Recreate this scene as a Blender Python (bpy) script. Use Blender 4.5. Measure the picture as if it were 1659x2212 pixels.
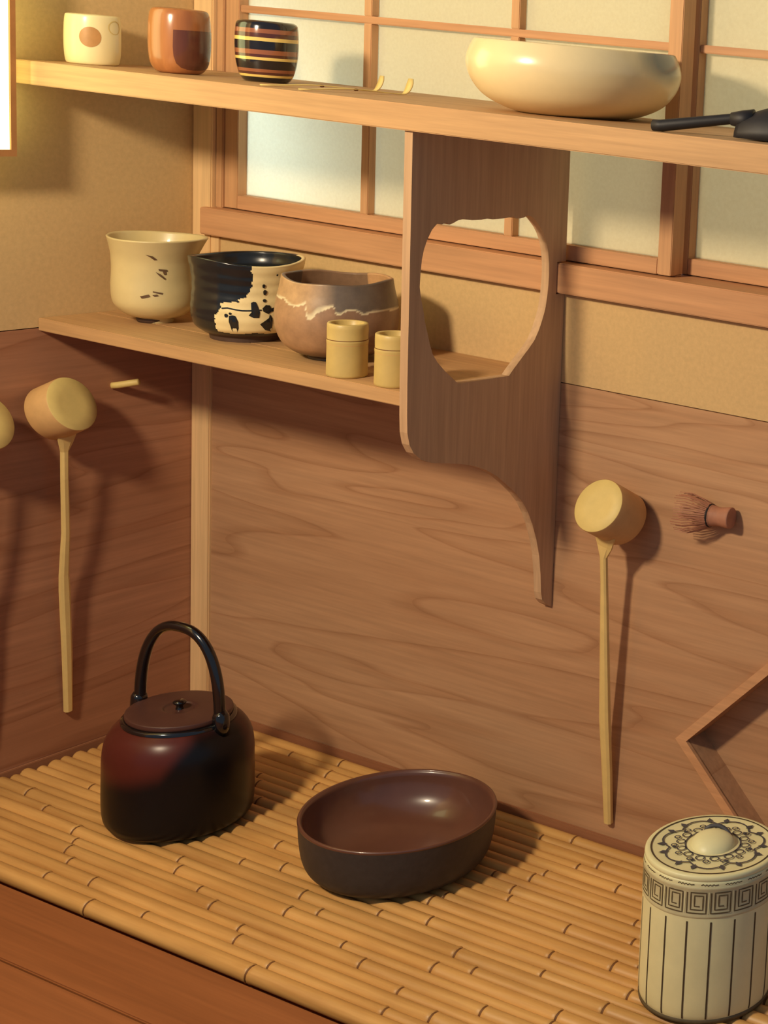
import bpy, bmesh, math, random
from mathutils import Vector, Matrix
random.seed(7)
for o in list(bpy.data.objects): bpy.data.objects.remove(o)
scn = bpy.context.scene
COL = scn.collection
PI = math.pi

# ------------------------------------------------------------------ camera (shift lens, the photo is the left part of a wider view)
F, PX, PY = 3393.0, 2342.26, 708.83
YAW, PITCH, ROLL = 0.3879, 0.1486, 0.0909
cam_d = bpy.data.cameras.new('camera'); cam = bpy.data.objects.new('camera', cam_d); COL.objects.link(cam)
fwd = Vector((-math.sin(YAW)*math.cos(PITCH), math.cos(YAW)*math.cos(PITCH), -math.sin(PITCH)))
rgt = Vector((math.cos(YAW), math.sin(YAW), 0)); up = rgt.cross(fwd)
r2 = rgt*math.cos(ROLL)+up*math.sin(ROLL); u2 = up*math.cos(ROLL)-rgt*math.sin(ROLL)
cam.matrix_world = Matrix(((r2.x,u2.x,-fwd.x,1.8275),(r2.y,u2.y,-fwd.y,-1.4214),(r2.z,u2.z,-fwd.z,0.9346),(0,0,0,1)))
cam_d.sensor_fit = 'VERTICAL'; cam_d.sensor_height = 36.0; cam_d.sensor_width = 27.0
cam_d.lens = F*36.0/2212.0
cam_d.shift_x = (829.5-PX)/2212.0; cam_d.shift_y = (PY-1106.0)/2212.0
cam_d.clip_start = 0.01
scn.camera = cam

# ------------------------------------------------------------------ world, key lamp, daylight behind the paper window, exposure
world = bpy.data.worlds.new('world'); scn.world = world; world.use_nodes = True
wb = world.node_tree.nodes['Background']; wb.inputs[0].default_value = (0.58, 0.76, 1.0, 1); wb.inputs[1].default_value = 0.28
def lamp(name, kind, loc, power, col, **kw):
    d = bpy.data.lights.new(name, kind); d.energy = power; d.color = col
    for k, v in kw.items(): setattr(d, k, v)
    o = bpy.data.objects.new(name, d); COL.objects.link(o); o.location = loc
    return o
key = lamp('room_lamp', 'POINT', (0.50, -1.2, 1.2), 57, (1.0, 0.81, 0.56), shadow_soft_size=0.065)
day = lamp('daylight', 'AREA', (0.035, 0.115, 0.86), 2.2, (0.40, 0.60, 1.0), shape='RECTANGLE', size=0.08, size_y=0.5)
day.rotation_euler = (Vector((0.09, 0.02, 0.86))-Vector((0.035, 0.115, 0.86))).to_track_quat('-Z', 'Z').to_euler()
sky_l = lamp('daylight_wide', 'AREA', (0.95, 0.75, 0.95), 9.5, (1.0, 0.96, 0.88), shape='RECTANGLE', size=1.7, size_y=0.8)
sky_l.rotation_euler = (math.radians(-90), 0, 0)
vs = scn.view_settings
vs.view_transform = 'Standard'; vs.look = 'None'; vs.gamma = 1.0; vs.exposure = 0.0; vs.use_curve_mapping = False

# ------------------------------------------------------------------ materials
def lin(c):
    return tuple(((v/255)/12.92 if v/255 <= 0.04045 else ((v/255+0.055)/1.055)**2.4) for v in c)+(1.0,)
class NT:
    def __init__(s, name):
        s.m = bpy.data.materials.new(name); s.m.use_nodes = True; s.t = s.m.node_tree
        s.b = s.t.nodes['Principled BSDF']
    def n(s, typ, **kw):
        x = s.t.nodes.new(typ)
        for k, v in kw.items(): setattr(x, k, v)
        return x
    def l(s, a, b): s.t.links.new(a, b)
    def set(s, k, v): s.b.inputs[k].default_value = v
    def coord(s, scale=(1,1,1), rot=(0,0,0), loc=(0,0,0)):
        c = s.n('ShaderNodeTexCoord'); mp = s.n('ShaderNodeMapping')
        mp.inputs['Scale'].default_value = scale; mp.inputs['Rotation'].default_value = rot; mp.inputs['Location'].default_value = loc
        s.l(c.outputs['Object'], mp.inputs['Vector']); return mp.outputs['Vector']
    def noise(s, vec, scale, detail=4, rough=0.55, dist=0):
        x = s.n('ShaderNodeTexNoise'); x.inputs['Scale'].default_value = scale; x.inputs['Detail'].default_value = detail
        x.inputs['Roughness'].default_value = rough; x.inputs['Distortion'].default_value = dist
        s.l(vec, x.inputs['Vector']); return x.outputs['Fac']
    def ramp(s, fac, stops, interp='LINEAR'):
        x = s.n('ShaderNodeValToRGB'); e = x.color_ramp.elements; x.color_ramp.interpolation = interp
        while len(e) < len(stops): e.new(0.5)
        for el, (p, c) in zip(e, stops): el.position = p; el.color = c
        s.l(fac, x.inputs['Fac']); return x.outputs['Color']
    def mix(s, fac, a, b, mode='MIX'):
        x = s.n('ShaderNodeMix', data_type='RGBA', blend_type=mode)
        for k, v in ((0, fac), (6, a), (7, b)):
            if hasattr(v, 'default_value') or hasattr(v, 'links'): s.l(v, x.inputs[k])
            else: x.inputs[k].default_value = v
        return x.outputs[2]
    def bump(s, h, st, dist=0.001):
        x = s.n('ShaderNodeBump'); x.inputs['Strength'].default_value = st; x.inputs['Distance'].default_value = dist
        s.l(h, x.inputs['Height']); s.l(x.outputs['Normal'], s.b.inputs['Normal'])

def wood(name, light, dark, axis='x', rough=0.5, lines=True, fine=1.0, seed=0.0, spec=0.3, linecol=None):
    """long grain running along the given axis; cathedral lines by a distorted wave"""
    w = NT(name)
    L = {'x': (1.3, 14, 14), 'y': (14, 1.3, 14), 'z': (14, 14, 1.3)}[axis]
    G = {'x': (6, 160, 160), 'y': (160, 6, 160), 'z': (160, 160, 6)}[axis]
    v = w.coord(L, loc=(seed, seed*1.7, seed*0.6)); n1 = w.noise(v, 1.0, 5, 0.6, 0.6)
    col = w.ramp(n1, [(0.28, lin(dark)), (0.72, lin(light))])
    g = w.noise(w.coord(G), 1.0*fine, 3, 0.6)
    col = w.mix(0.35, col, w.ramp(g, [(0.3, (0.55, 0.55, 0.55, 1)), (0.7, (1.15, 1.15, 1.15, 1))]), 'MULTIPLY')
    if lines:
        S = {'x': (0.9, 1.0, 8.0), 'y': (1.0, 0.9, 8.0), 'z': (6.0, 6.0, 1.0)}[axis]
        n2 = w.noise(w.coord(S, loc=(seed*2.1, seed, seed)), 0.9, 2.5, 0.5, 0.35)
        m = w.n('ShaderNodeMath', operation='MULTIPLY'); m.inputs[1].default_value = 11.0; w.l(n2, m.inputs[0])
        fr = w.n('ShaderNodeMath', operation='FRACT'); w.l(m.outputs[0], fr.inputs[0])
        ln = w.ramp(fr.outputs[0], [(0.0, (0.66, 0.56, 0.50, 1)), (0.07, (1, 1, 1, 1)), (0.80, (1, 1, 1, 1)), (1.0, (0.80, 0.73, 0.68, 1))])
        col = w.mix(0.7, col, ln, 'MULTIPLY')
    w.l(col, w.b.inputs['Base Color']); w.set('Roughness', rough); w.set('Specular IOR Level', spec)
    w.bump(g, 0.12, 0.0006)
    return w.m
def plain(name, c, rough=0.5, var=0.10, scale=40, spec=0.4, coat=0.0, bump=0.0, metal=0.0):
    w = NT(name); n1 = w.noise(w.coord(), scale, 5, 0.6)
    a = lin(c); d = tuple(x*(1-var) for x in a[:3])+(1,); h = tuple(min(1, x*(1+var)) for x in a[:3])+(1,)
    w.l(w.ramp(n1, [(0.3, d), (0.7, h)]), w.b.inputs['Base Color'])
    w.set('Roughness', rough); w.set('Specular IOR Level', spec); w.set('Coat Weight', coat); w.set('Coat Roughness', 0.08); w.set('Metallic', metal)
    if bump: w.bump(n1, bump, 0.001)
    return w.m
def attr_mat(name, rough=0.3, spec=0.5, coat=0.0, var=0.12, scale=60, bump=0.0, attr='glaze'):
    w = NT(name); a = w.n('ShaderNodeAttribute', attribute_name=attr)
    n1 = w.noise(w.coord(), scale, 5, 0.65)
    w.l(w.mix(1.0, a.outputs['Color'], w.ramp(n1, [(0.25, (1-var,)*3+(1,)), (0.75, (1+var,)*3+(1,))]), 'MULTIPLY'), w.b.inputs['Base Color'])
    w.set('Roughness', rough); w.set('Specular IOR Level', spec); w.set('Coat Weight', coat); w.set('Coat Roughness', 0.1)
    if bump: w.bump(n1, bump, 0.001)
    return w.m

M = {}
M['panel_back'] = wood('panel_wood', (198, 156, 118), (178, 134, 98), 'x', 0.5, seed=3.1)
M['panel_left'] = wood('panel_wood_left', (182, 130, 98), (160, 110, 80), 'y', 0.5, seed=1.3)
M['shelf'] = wood('shelf_wood', (198, 158, 110), (182, 140, 96), 'x', 0.55, lines=False, fine=1.4)
M['bracket'] = wood('bracket_wood', (206, 170, 132), (184, 148, 112), 'z', 0.6, lines=False, fine=1.2)
M['post'] = wood('post_wood', (240, 204, 152), (226, 186, 134), 'z', 0.55, lines=False)
M['rail'] = wood('rail_wood', (214, 164, 120), (196, 144, 102), 'x', 0.55, lines=False)
M['stile'] = wood('stile_wood', (216, 168, 122), (196, 148, 104), 'z', 0.55, lines=False)
M['base'] = wood('baseboard_wood', (170, 118, 84), (146, 96, 66), 'x', 0.55, lines=False)
M['base_l'] = wood('baseboard_wood_left', (176, 124, 88), (150, 100, 70), 'y', 0.55, lines=False)
M['floor'] = wood('floor_wood', (158, 98, 56), (138, 82, 44), 'x', 0.5, lines=False)
M['plaster'] = plain('plaster', (206, 174, 124), 0.9, 0.07, 180, 0.1, bump=0.15)
M['dark_lacquer'] = plain('dark_lacquer', (58, 38, 32), 0.28, 0.10, 30, 0.5, coat=0.3)
M['black_lacquer'] = plain('black_lacquer', (16, 14, 15), 0.16, 0.1, 30, 0.5, coat=0.6)
M['lid_lacquer'] = plain('lid_lacquer', (78, 48, 40), 0.42, 0.12, 40, 0.5)
M['iron'] = plain('iron', (34, 32, 34), 0.55, 0.2, 60, 0.4, bump=0.2)
M['bamboo_pale'] = plain('bamboo_pale', (224, 194, 124), 0.5, 0.06, 50, 0.35)
M['bamboo_face'] = plain('bamboo_face', (226, 200, 124), 0.5, 0.05, 60, 0.35)
M['bamboo_side'] = plain('bamboo_side', (206, 164, 108), 0.5, 0.07, 60, 0.35)  # cup side darker than its end face: shade put into the colour
M['bamboo_node'] = plain('bamboo_node', (116, 76, 40), 0.6, 0.2, 90, 0.3)
M['bamboo_green'] = plain('bamboo_green', (202, 176, 108), 0.4, 0.06, 50, 0.4)
M['whisk'] = plain('whisk', (170, 118, 92), 0.6, 0.12, 80, 0.3)
M['thread'] = plain('thread', (34, 26, 24), 0.7)
M['shadow_gap'] = plain('dark_gap', (38, 26, 20), 0.8)
M['cream_glaze'] = plain('cream_glaze', (214, 194, 140), 0.35, 0.05, 30, 0.5, coat=0.2)
M['ink'] = plain('ink', (104, 78, 54), 0.5, 0.2, 200)
M['oribe_black'] = plain('oribe_black', (30, 32, 33), 0.22, 0.15, 60, 0.5, coat=0.2)
M['oribe_white'] = plain('oribe_white', (236, 216, 160), 0.35, 0.08, 40, 0.5)
M['foot_clay'] = plain('foot_clay', (78, 60, 52), 0.5, 0.2, 80)
M['brown_glaze'] = attr_mat('brown_glaze', 0.4, 0.5, 0.15, 0.22, 70, 0.15)
M['kettle_glaze'] = attr_mat('kettle_glaze', 0.30, 0.28, 0.0, 0.08, 30)
M['big_glaze'] = attr_mat('big_glaze', 0.26, 0.5, 0.3, 0.04, 25)
M['bowl_inside'] = plain('bowl_inside', (98, 62, 48), 0.3, 0.10, 30, 0.5, coat=0.3)
M['bowl_outside'] = plain('bowl_outside', (58, 52, 50), 0.45, 0.15, 120, 0.4, bump=0.15)
M['jar_glaze'] = plain('jar_glaze', (226, 220, 170), 0.4, 0.05, 30, 0.45)
M['jar_line'] = plain('jar_line', (72, 60, 44), 0.5, 0.2, 150)
M['jar_fret'] = plain('jar_fret', (92, 80, 56), 0.5, 0.15, 150)
M['jar_fretbg'] = plain('jar_fretbg', (200, 192, 150), 0.45, 0.08, 90)
M['jar_blue'] = plain('jar_blue', (74, 74, 78), 0.5, 0.25, 150)
M['caddy_white'] = plain('caddy_white', (240, 224, 168), 0.3, 0.03, 30, 0.5, coat=0.2)
M['caddy_dot'] = plain('caddy_dot', (188, 138, 82), 0.4, 0.1, 60)
M['caddy_wood'] = wood('caddy_wood', (188, 124, 74), (150, 90, 50), 'z', 0.2, lines=False, fine=0.7, spec=0.6)
M['caddy_patch'] = wood('caddy_patch', (120, 70, 50), (88, 48, 38), 'z', 0.2, lines=False, fine=0.7, spec=0.6)
M['lantern_wood'] = plain('lantern_wood', (176, 122, 70), 0.5, 0.1, 40)

def band_mat():
    w = NT('striped_lacquer'); c = w.n('ShaderNodeTexCoord'); sp = w.n('ShaderNodeSeparateXYZ')
    w.l(c.outputs['Object'], sp.inputs[0])
    mr = w.n('ShaderNodeMapRange'); mr.inputs[1].default_value = 0.0; mr.inputs[2].default_value = 0.0677
    w.l(sp.outputs['Z'], mr.inputs[0])
    K, B, R_, Y = lin((30, 26, 28)), lin((150, 92, 62)), lin((84, 44, 36)), lin((226, 196, 110))
    st = [(0.0, K), (0.085, Y), (0.125, R_), (0.165, B), (0.215, K), (0.36, Y), (0.41, R_), (0.455, B), (0.53, K), (0.67, Y), (0.73, R_), (0.80, B), (0.87, K)]
    w.l(w.ramp(mr.outputs[0], st, 'CONSTANT'), w.b.inputs['Base Color'])
    w.set('Roughness', 0.15); w.set('Coat Weight', 0.5); w.set('Coat Roughness', 0.05)
    return w.m
M['striped'] = band_mat()
def paper_mat():
    w = NT('shoji_paper'); w.t.nodes.remove(w.b)
    n1 = w.noise(w.coord(), 260, 5, 0.6)
    col = w.ramp(n1, [(0.3, lin((234, 225, 194))), (0.7, lin((240, 232, 202)))])
    d = w.n('ShaderNodeBsdfDiffuse'); t = w.n('ShaderNodeBsdfTranslucent'); mx = w.n('ShaderNodeMixShader'); mx.inputs[0].default_value = 0.6
    w.l(col, d.inputs[0]); w.l(col, t.inputs[0]); w.l(d.outputs[0], mx.inputs[1]); w.l(t.outputs[0], mx.inputs[2])
    w.l(mx.outputs[0], w.t.nodes['Material Output'].inputs[0]); return w.m
M['paper'] = paper_mat()
def glow_mat(col, st):
    w = NT('lantern_paper'); n1 = w.noise(w.coord(), 30, 3)
    w.set('Base Color', (0.9, 0.85, 0.7, 1)); w.l(w.ramp(n1, [(0.3, tuple(c*0.95 for c in col)+(1,)), (0.7, col+(1,))]), w.b.inputs['Emission Color'])
    w.set('Emission Strength', st); return w.m
M['glow'] = glow_mat((0.90, 0.93, 0.40), 3.3)
def rod_mat():
    w = NT('bamboo_rod'); oi = w.n('ShaderNodeObjectInfo')
    n1 = w.noise(w.coord((5, 90, 90)), 1.0, 4, 0.6); n2 = w.noise(w.coord((9, 9, 9)), 1.0, 3, 0.5)
    col = w.ramp(n1, [(0.25, lin((186, 136, 74))), (0.75, lin((222, 174, 104)))])
    col = w.mix(0.5, col, w.ramp(oi.outputs['Random'], [(0, (0.80, 0.80, 0.80, 1)), (1, (1.12, 1.10, 1.06, 1))]), 'MULTIPLY')
    col = w.mix(0.4, col, w.ramp(n2, [(0.35, (0.75, 0.70, 0.66, 1)), (0.6, (1.05, 1.05, 1.05, 1))]), 'MULTIPLY')
    w.l(col, w.b.inputs['Base Color']); w.set('Roughness', 0.42); w.set('Specular IOR Level', 0.4); w.bump(n1, 0.1, 0.0006)
    return w.m
M['rod'] = rod_mat()

# ------------------------------------------------------------------ mesh helpers
def link(name, me, mats, parent=None, loc=None):
    for m in (mats if isinstance(mats, (list, tuple)) else [mats]): me.materials.append(M[m] if isinstance(m, str) else m)
    o = bpy.data.objects.new(name, me); COL.objects.link(o)
    if parent is not None: o.parent = parent
    if loc is not None: o.location = loc
    return o
def mesh(name, verts, faces, mats, parent=None, smooth=False, midx=None, loc=None, fix=True):
    me = bpy.data.meshes.new(name); me.from_pydata([tuple(v) for v in verts], [], faces)
    if midx: me.polygons.foreach_set('material_index', midx)
    if smooth: me.polygons.foreach_set('use_smooth', [True]*len(me.polygons))
    if fix:
        bm = bmesh.new(); bm.from_mesh(me); bmesh.ops.recalc_face_normals(bm, faces=bm.faces); bm.to_mesh(me); bm.free()
    me.update(); return link(name, me, mats, parent, loc)
def box(name, x0, x1, y0, y1, z0, z1, mat, parent=None, bev=0.0):
    """a box whose origin stands at the middle of its underside"""
    bm = bmesh.new(); bmesh.ops.create_cube(bm, size=1)
    cx, cy = (x0+x1)/2, (y0+y1)/2
    for v in bm.verts: v.co = Vector((v.co.x*(x1-x0), v.co.y*(y1-y0), (v.co.z+0.5)*(z1-z0)))
    if bev: bmesh.ops.bevel(bm, geom=bm.edges[:], offset=bev, segments=2, affect='EDGES')
    me = bpy.data.meshes.new(name); bm.to_mesh(me); bm.free()
    # keep world coordinates in the mesh so that wood grain runs on from piece to piece
    me.transform(Matrix.Translation((cx, cy, z0)))
    return link(name, me, mat, parent)
def prism(name, loops, to3d, t, mat, parent=None, bev=0.0):
    """outline with holes (2D loops) made into a board of thickness t along the third axis (to3d(a, b, c))"""
    bm = bmesh.new(); edges = []
    for lp in loops:
        vs_ = [bm.verts.new((a, b, 0)) for a, b in lp]
        for i in range(len(vs_)): edges.append(bm.edges.new((vs_[i], vs_[(i+1) % len(vs_)])))
    bmesh.ops.triangle_fill(bm, use_beauty=True, use_dissolve=False, edges=edges)
    g = bmesh.ops.extrude_face_region(bm, geom=bm.faces[:])
    for v in [e for e in g['geom'] if isinstance(e, bmesh.types.BMVert)]: v.co.z += t
    if bev:
        es = [e for e in bm.edges if len(e.link_faces) == 2 and e.calc_face_angle(0) > 1.2 and abs(e.verts[0].co.z-e.verts[1].co.z) < 1e-6]
        bmesh.ops.bevel(bm, geom=es, offset=bev, segments=1, affect='EDGES')
    bmesh.ops.recalc_face_normals(bm, faces=bm.faces)
    me = bpy.data.meshes.new(name); bm.to_mesh(me); bm.free()
    for v in me.vertices: v.co = Vector(to3d(*v.co))
    bm = bmesh.new(); bm.from_mesh(me); bmesh.ops.recalc_face_normals(bm, faces=bm.faces); bm.to_mesh(me); bm.free()
    return link(name, me, mat, parent)
def interp(x, xs, ys):
    if x <= xs[0]: return ys[0]
    for i in range(1, len(xs)):
        if x <= xs[i]:
            k = (x-xs[i-1])/(xs[i]-xs[i-1]) if xs[i] > xs[i-1] else 1
            return ys[i-1]+(ys[i]-ys[i-1])*k
    return ys[-1]
def smooth_profile(pf, n=5):
    """Catmull-Rom through the (r, z) points"""
    out = []
    P = [Vector(p) for p in pf]
    for i in range(len(P)-1):
        a, b, c, d = P[max(i-1, 0)], P[i], P[i+1], P[min(i+2, len(P)-1)]
        for k in range(n):
            t = k/n
            v = 0.5*((2*b)+(c-a)*t+(2*a-5*b+4*c-d)*t*t+(3*b-a-3*c+d)*t**3)
            out.append((max(v.x, 0.0), v.y))
    out.append(tuple(P[-1])); return out
def lathe(name, prof, mats, parent=None, segs=96, warp=None, fmat=None, vcol=None, loc=None):
    """spin an (r, z) profile; r = 0 ends are closed to a point. warp(theta, i, r, z) -> (r, z)"""
    V, Fc, idx, rows = [], [], [], []
    for i, (r, z) in enumerate(prof):
        if r < 1e-6: rows.append([len(V)]); V.append((0, 0, z)); continue
        row = []
        for k in range(segs):
            th = 2*PI*k/segs; rr, zz = (r, z) if not warp else warp(th, i, r, z)
            row.append(len(V)); V.append((rr*math.cos(th), rr*math.sin(th), zz))
        rows.append(row)
    for i in range(len(rows)-1):
        a, b = rows[i], rows[i+1]
        for k in range(segs):
            k2 = (k+1) % segs
            if len(a) == 1 and len(b) == 1: continue
            f = (a[0], b[k2], b[k]) if len(a) == 1 else (a[k], a[k2], b[0]) if len(b) == 1 else (a[k], a[k2], b[k2], b[k])
            Fc.append(f)
            if fmat:
                th = 2*PI*(k+0.5)/segs; th = th-2*PI if th > PI else th
                idx.append(fmat(th, i, (prof[i][1]+prof[i+1][1])/2))
    o = mesh(name, V, Fc, mats, parent, True, idx or None, loc)
    if vcol:
        at = o.data.color_attributes.new('glaze', 'FLOAT_COLOR', 'POINT'); n = 0
        for i, (r, z) in enumerate(prof):
            for k in range(1 if r < 1e-6 else segs):
                th = 2*PI*k/segs; th = th-2*PI if th > PI else th
                at.data[n].color = vcol(th, i, z); n += 1
    return o
def tube(name, pts, rad, mat, parent=None, sides=12, flat=None, caps=True, loc=None, smooth=True):
    """sweep a circle (or an ellipse: flat = (a, b) factors) along the points; rad number or list"""
    P = [Vector(p) for p in pts]; n = len(P); V, Fc = [], []
    ref = None
    for i, p in enumerate(P):
        t = (P[min(i+1, n-1)]-P[max(i-1, 0)]).normalized()
        if ref is None: ref = Vector((0, 0, 1)) if abs(t.z) < 0.9 else Vector((1, 0, 0))
        a = (ref-t*ref.dot(t)).normalized(); b = t.cross(a); ref = a
        r = rad[i] if isinstance(rad, (list, tuple)) else rad
        fa, fb = flat if flat else (1, 1)
        for k in range(sides):
            th = 2*PI*k/sides; V.append(p+a*(r*fa*math.cos(th))+b*(r*fb*math.sin(th)))
    for i in range(n-1):
        for k in range(sides):
            k2 = (k+1) % sides; Fc.append((i*sides+k, i*sides+k2, (i+1)*sides+k2, (i+1)*sides+k))
    if caps: Fc += [tuple(range(sides)), tuple(range((n-1)*sides, n*sides))]
    return mesh(name, V, Fc, mat, parent, smooth, loc=loc)
def surf(pf, th, z, off=0.0004):
    r = interp(z, [p[1] for p in pf], [p[0] for p in pf])+off
    return (r*math.cos(th), r*math.sin(th), z)
def decal(name, polys, mapf, mat, parent, cuts=2):
    """flat painted marks: polygons in surface coordinates laid on the curved surface, joined as one part"""
    bm = bmesh.new()
    for pl in polys:
        vs_ = [bm.verts.new((a, b, 0)) for a, b in pl]
        es = [bm.edges.new((vs_[i], vs_[(i+1) % len(vs_)])) for i in range(len(vs_))]
        bmesh.ops.triangle_fill(bm, use_beauty=True, use_dissolve=False, edges=es)
    if cuts: bmesh.ops.subdivide_edges(bm, edges=bm.edges[:], cuts=cuts, use_grid_fill=True)
    for v in bm.verts: v.co = Vector(mapf(v.co.x, v.co.y))
    bmesh.ops.recalc_face_normals(bm, faces=bm.faces)
    me = bpy.data.meshes.new(name); bm.to_mesh(me); bm.free()
    return link(name, me, mat, parent)
def ribbon(name, lines, width, mapf, mat, parent, step=0.004, aspect=1.0):
    """painted lines: polylines in (a, b) with a constant width, a measured in units of aspect"""
    V, Fc = [], []
    for ln in lines:
        pts = []
        for (a0, b0), (a1, b1) in zip(ln[:-1], ln[1:]):
            L = math.hypot((a1-a0)*aspect, b1-b0); k = max(1, int(L/step))
            pts += [(a0+(a1-a0)*i/k, b0+(b1-b0)*i/k) for i in range(k)]
        pts.append(ln[-1]); n0 = len(V)
        for i, (a, b) in enumerate(pts):
            p, q = pts[max(i-1, 0)], pts[min(i+1, len(pts)-1)]
            dx, dy = (q[0]-p[0])*aspect, q[1]-p[1]; L = math.hypot(dx, dy) or 1
            nx, ny = -dy/L*width/2, dx/L*width/2
            V += [mapf(a+nx/aspect, b+ny), mapf(a-nx/aspect, b-ny)]
        for i in range(len(pts)-1): Fc.append((n0+2*i, n0+2*i+1, n0+2*i+3, n0+2*i+2))
    return mesh(name, V, Fc, mat, parent)
def thing(name, loc, label, cat, group=None):
    o = bpy.data.objects.new(name, None); COL.objects.link(o); o.location = loc; o.empty_display_size = 0.02
    tag(o, label, cat, group); return o
def tag(o, label, cat, group=None):
    o['label'] = label; o['category'] = cat
    if group: o['group'] = group
def struct(o, label=None):
    o['kind'] = 'structure'
    if label: o['label'] = label
    return o
def empty(name, loc=(0, 0, 0)):
    o = bpy.data.objects.new(name, None); COL.objects.link(o); o.location = loc; o.empty_display_size = 0.02; return o

# ================================================================== THE ROOM
ZP = 0.55            # top of the wooden wall panels
SILL0, SILL1 = 0.6554, 0.6897
XR = 1.45
# left wall: plaster with a wood panel below
wl = struct(box('wall_left', -0.10, -0.006, -1.3, 0.10, -0.03, 1.55, 'plaster'), 'ochre plaster side wall with a wooden panel below')
wl_upper = box('plaster_field', -0.006, 0.0, -1.3, 0.0, ZP, 1.55, 'plaster', wl)
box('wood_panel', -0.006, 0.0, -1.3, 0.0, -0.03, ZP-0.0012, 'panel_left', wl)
# back wall: panel with a diamond cut-out, plaster band above, window sill above that
wb_ = struct(box('wall_back', 0.0, XR, 0.042, 0.10, -0.03, SILL0, 'plaster'), 'back wall with wood panel, plaster band and paper windows')
box('plaster_field', 0.036, XR, 0.0, 0.042, ZP, SILL0-0.0028, 'plaster', wb_)
dc, dz, dh = 0.950, 0.163, 0.145
dia = [(dc-dh, dz), (dc, dz-dh), (dc+dh, dz), (dc, dz+dh)]
prism('wood_panel', [[(0.034, -0.03), (XR, -0.03), (XR, ZP-0.0012), (0.034, ZP-0.0012)], dia], lambda a, b, c: (a, c, b), 0.030, 'panel_back', wb_)
box('recess_back', dc-dh-0.03, XR, 0.030, 0.0415, -0.03, 0.35, 'panel_back', wb_)
# moulding round the diamond opening: four mitred bars
for i in range(4):
    (ax, az), (bx_, bz) = dia[i], dia[(i+1) % 4]
    def sc(p, k): return (dc+(p[0]-dc)*k, dz+(p[1]-dz)*k)
    k2 = 1.0+0.015/dh
    o = prism('opening_frame', [[(ax, az), (bx_, bz), sc((bx_, bz), k2), sc((ax, az), k2)]], lambda a, b, c: (a, c-0.004, b), 0.006, 'rail', wb_, 0.0022)
# corner post, jamb strip, sill, baseboards
struct(box('trim_1', 0.0, 0.034, -0.004, 0.06, -0.03, 1.5, 'post', None, 0.0015), 'pale square corner post where the two walls meet')
struct(box('trim_2', 0.0345, 0.0462, 0.002, 0.06, SILL1, 1.5, 'stile', None, 0.001), 'narrow jamb strip beside the corner post')
sill = struct(box('trim_3', 0.026, XR, -0.014, 0.075, SILL0, SILL1, 'rail', None, 0.0012), 'reddish wooden sill rail under the paper windows')
struct(box('trim_4', 0.034, 0.047, -0.003, 0.0, ZP, SILL0, 'post', None), 'thin strip beside the post below the sill')
struct(box('baseboard_back', 0.034, XR, -0.0035, 0.0, -0.012, 0.017, 'base', None, 0.0008), 'low reddish skirting strip along the back wall')
struct(box('baseboard_left', 0.0, 0.004, -1.3, -0.004, -0.012, 0.0115, 'base_l', None, 0.0008), 'low skirting strip along the side wall')
# floor: sunken bed under the bamboo, boards in front
fl = struct(box('floor', -0.1, 1.7, -2.3, 0.1, -0.06, -0.0125, 'floor'), 'brown wooden floor boards in front of the bamboo')
for y0, y1 in ((-0.4885, -0.4015), (-0.60, -0.4905), (-0.72, -0.602), (-0.84, -0.722), (-0.98, -0.842)):
    box('floor_board', 0.0, 1.65, y0, y1, -0.0125, 0.003, 'floor', fl, 0.0012)

# paper windows ----------------------------------------------------
def shoji(name, label, x0, x1, yf, st_l, st_r, mus, zb0, zb1, zh, ztop, thick=0.022):
    w = struct(empty(name, ((x0+x1)/2, yf, zb0)), label)
    ox, oy, oz = w.location
    def B(n, a, b, c, d, e, f, m): 
        o = box(n, a, b, c, d, e, f, m, None, 0.0008); o.parent = w; o.matrix_parent_inverse = Matrix.Translation((-ox, -oy, -oz)); return o
    yb = yf+thick
    B('stile', x0, x0+st_l, yf, yb, zb0, ztop, 'stile'); B('stile', x1-st_r, x1, yf, yb, zb0, ztop, 'stile')
    B('light_stop', x0, x1, yf+0.010, yb-0.001, zb0-0.0016, zb0+0.001, 'rail')  # unseen strip added to stop light leaking under the bottom rail
    B('bottom_rail', x0+st_l, x1-st_r, yf, yb, zb0, zb1, 'rail'); B('top_rail', x0+st_l, x1-st_r, yf, yb, ztop-0.03, ztop, 'rail')
    for z in zh: B('muntin', x0+st_l, x1-st_r, yf+0.002, yf+0.012, z-0.0045, z+0.0045, 'rail')
    zs = [zb1]+list(zh)+[ztop-0.03]; xs = [x0+st_l]+[m for m in mus]+[x1-st_r]
    for m in mus:
        for z0, z1 in zip(zs[:-1], zs[1:]):
            e0 = 0.0045 if z0 in zh else 0; e1 = 0.0045 if z1 in zh else 0
            B('muntin', m-0.0062, m+0.0062, yf+0.0015, yf+0.013, z0+e0, z1-e1, 'stile')
    for a, b in zip(xs[:-1], xs[1:]):
        for z0, z1 in zip(zs[:-1], zs[1:]):
            B('paper_pane', a, b, yf+0.0135, yf+0.0142, z0, z1, 'paper')
    return w
shoji('window_1', 'sliding paper window with thin wooden lattice beside the corner post', 0.0464, 0.7435, 0.005, 0.0232, 0.0185, (0.2833, 0.509), SILL1+0.0016, 0.7087, (0.9428, 1.18), 1.45)
shoji('window_2', 'second sliding paper window running behind the first', 0.7290, XR, 0.0345, 0.0150, 0.02, (1.08,), SILL1+0.0016, 0.7095, (0.9436, 1.18), 1.45)
struct(box('ceiling', -0.1, XR, -0.02, 0.12, 1.45, 1.56, 'rail'), 'wooden lintel over the paper windows')

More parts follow.
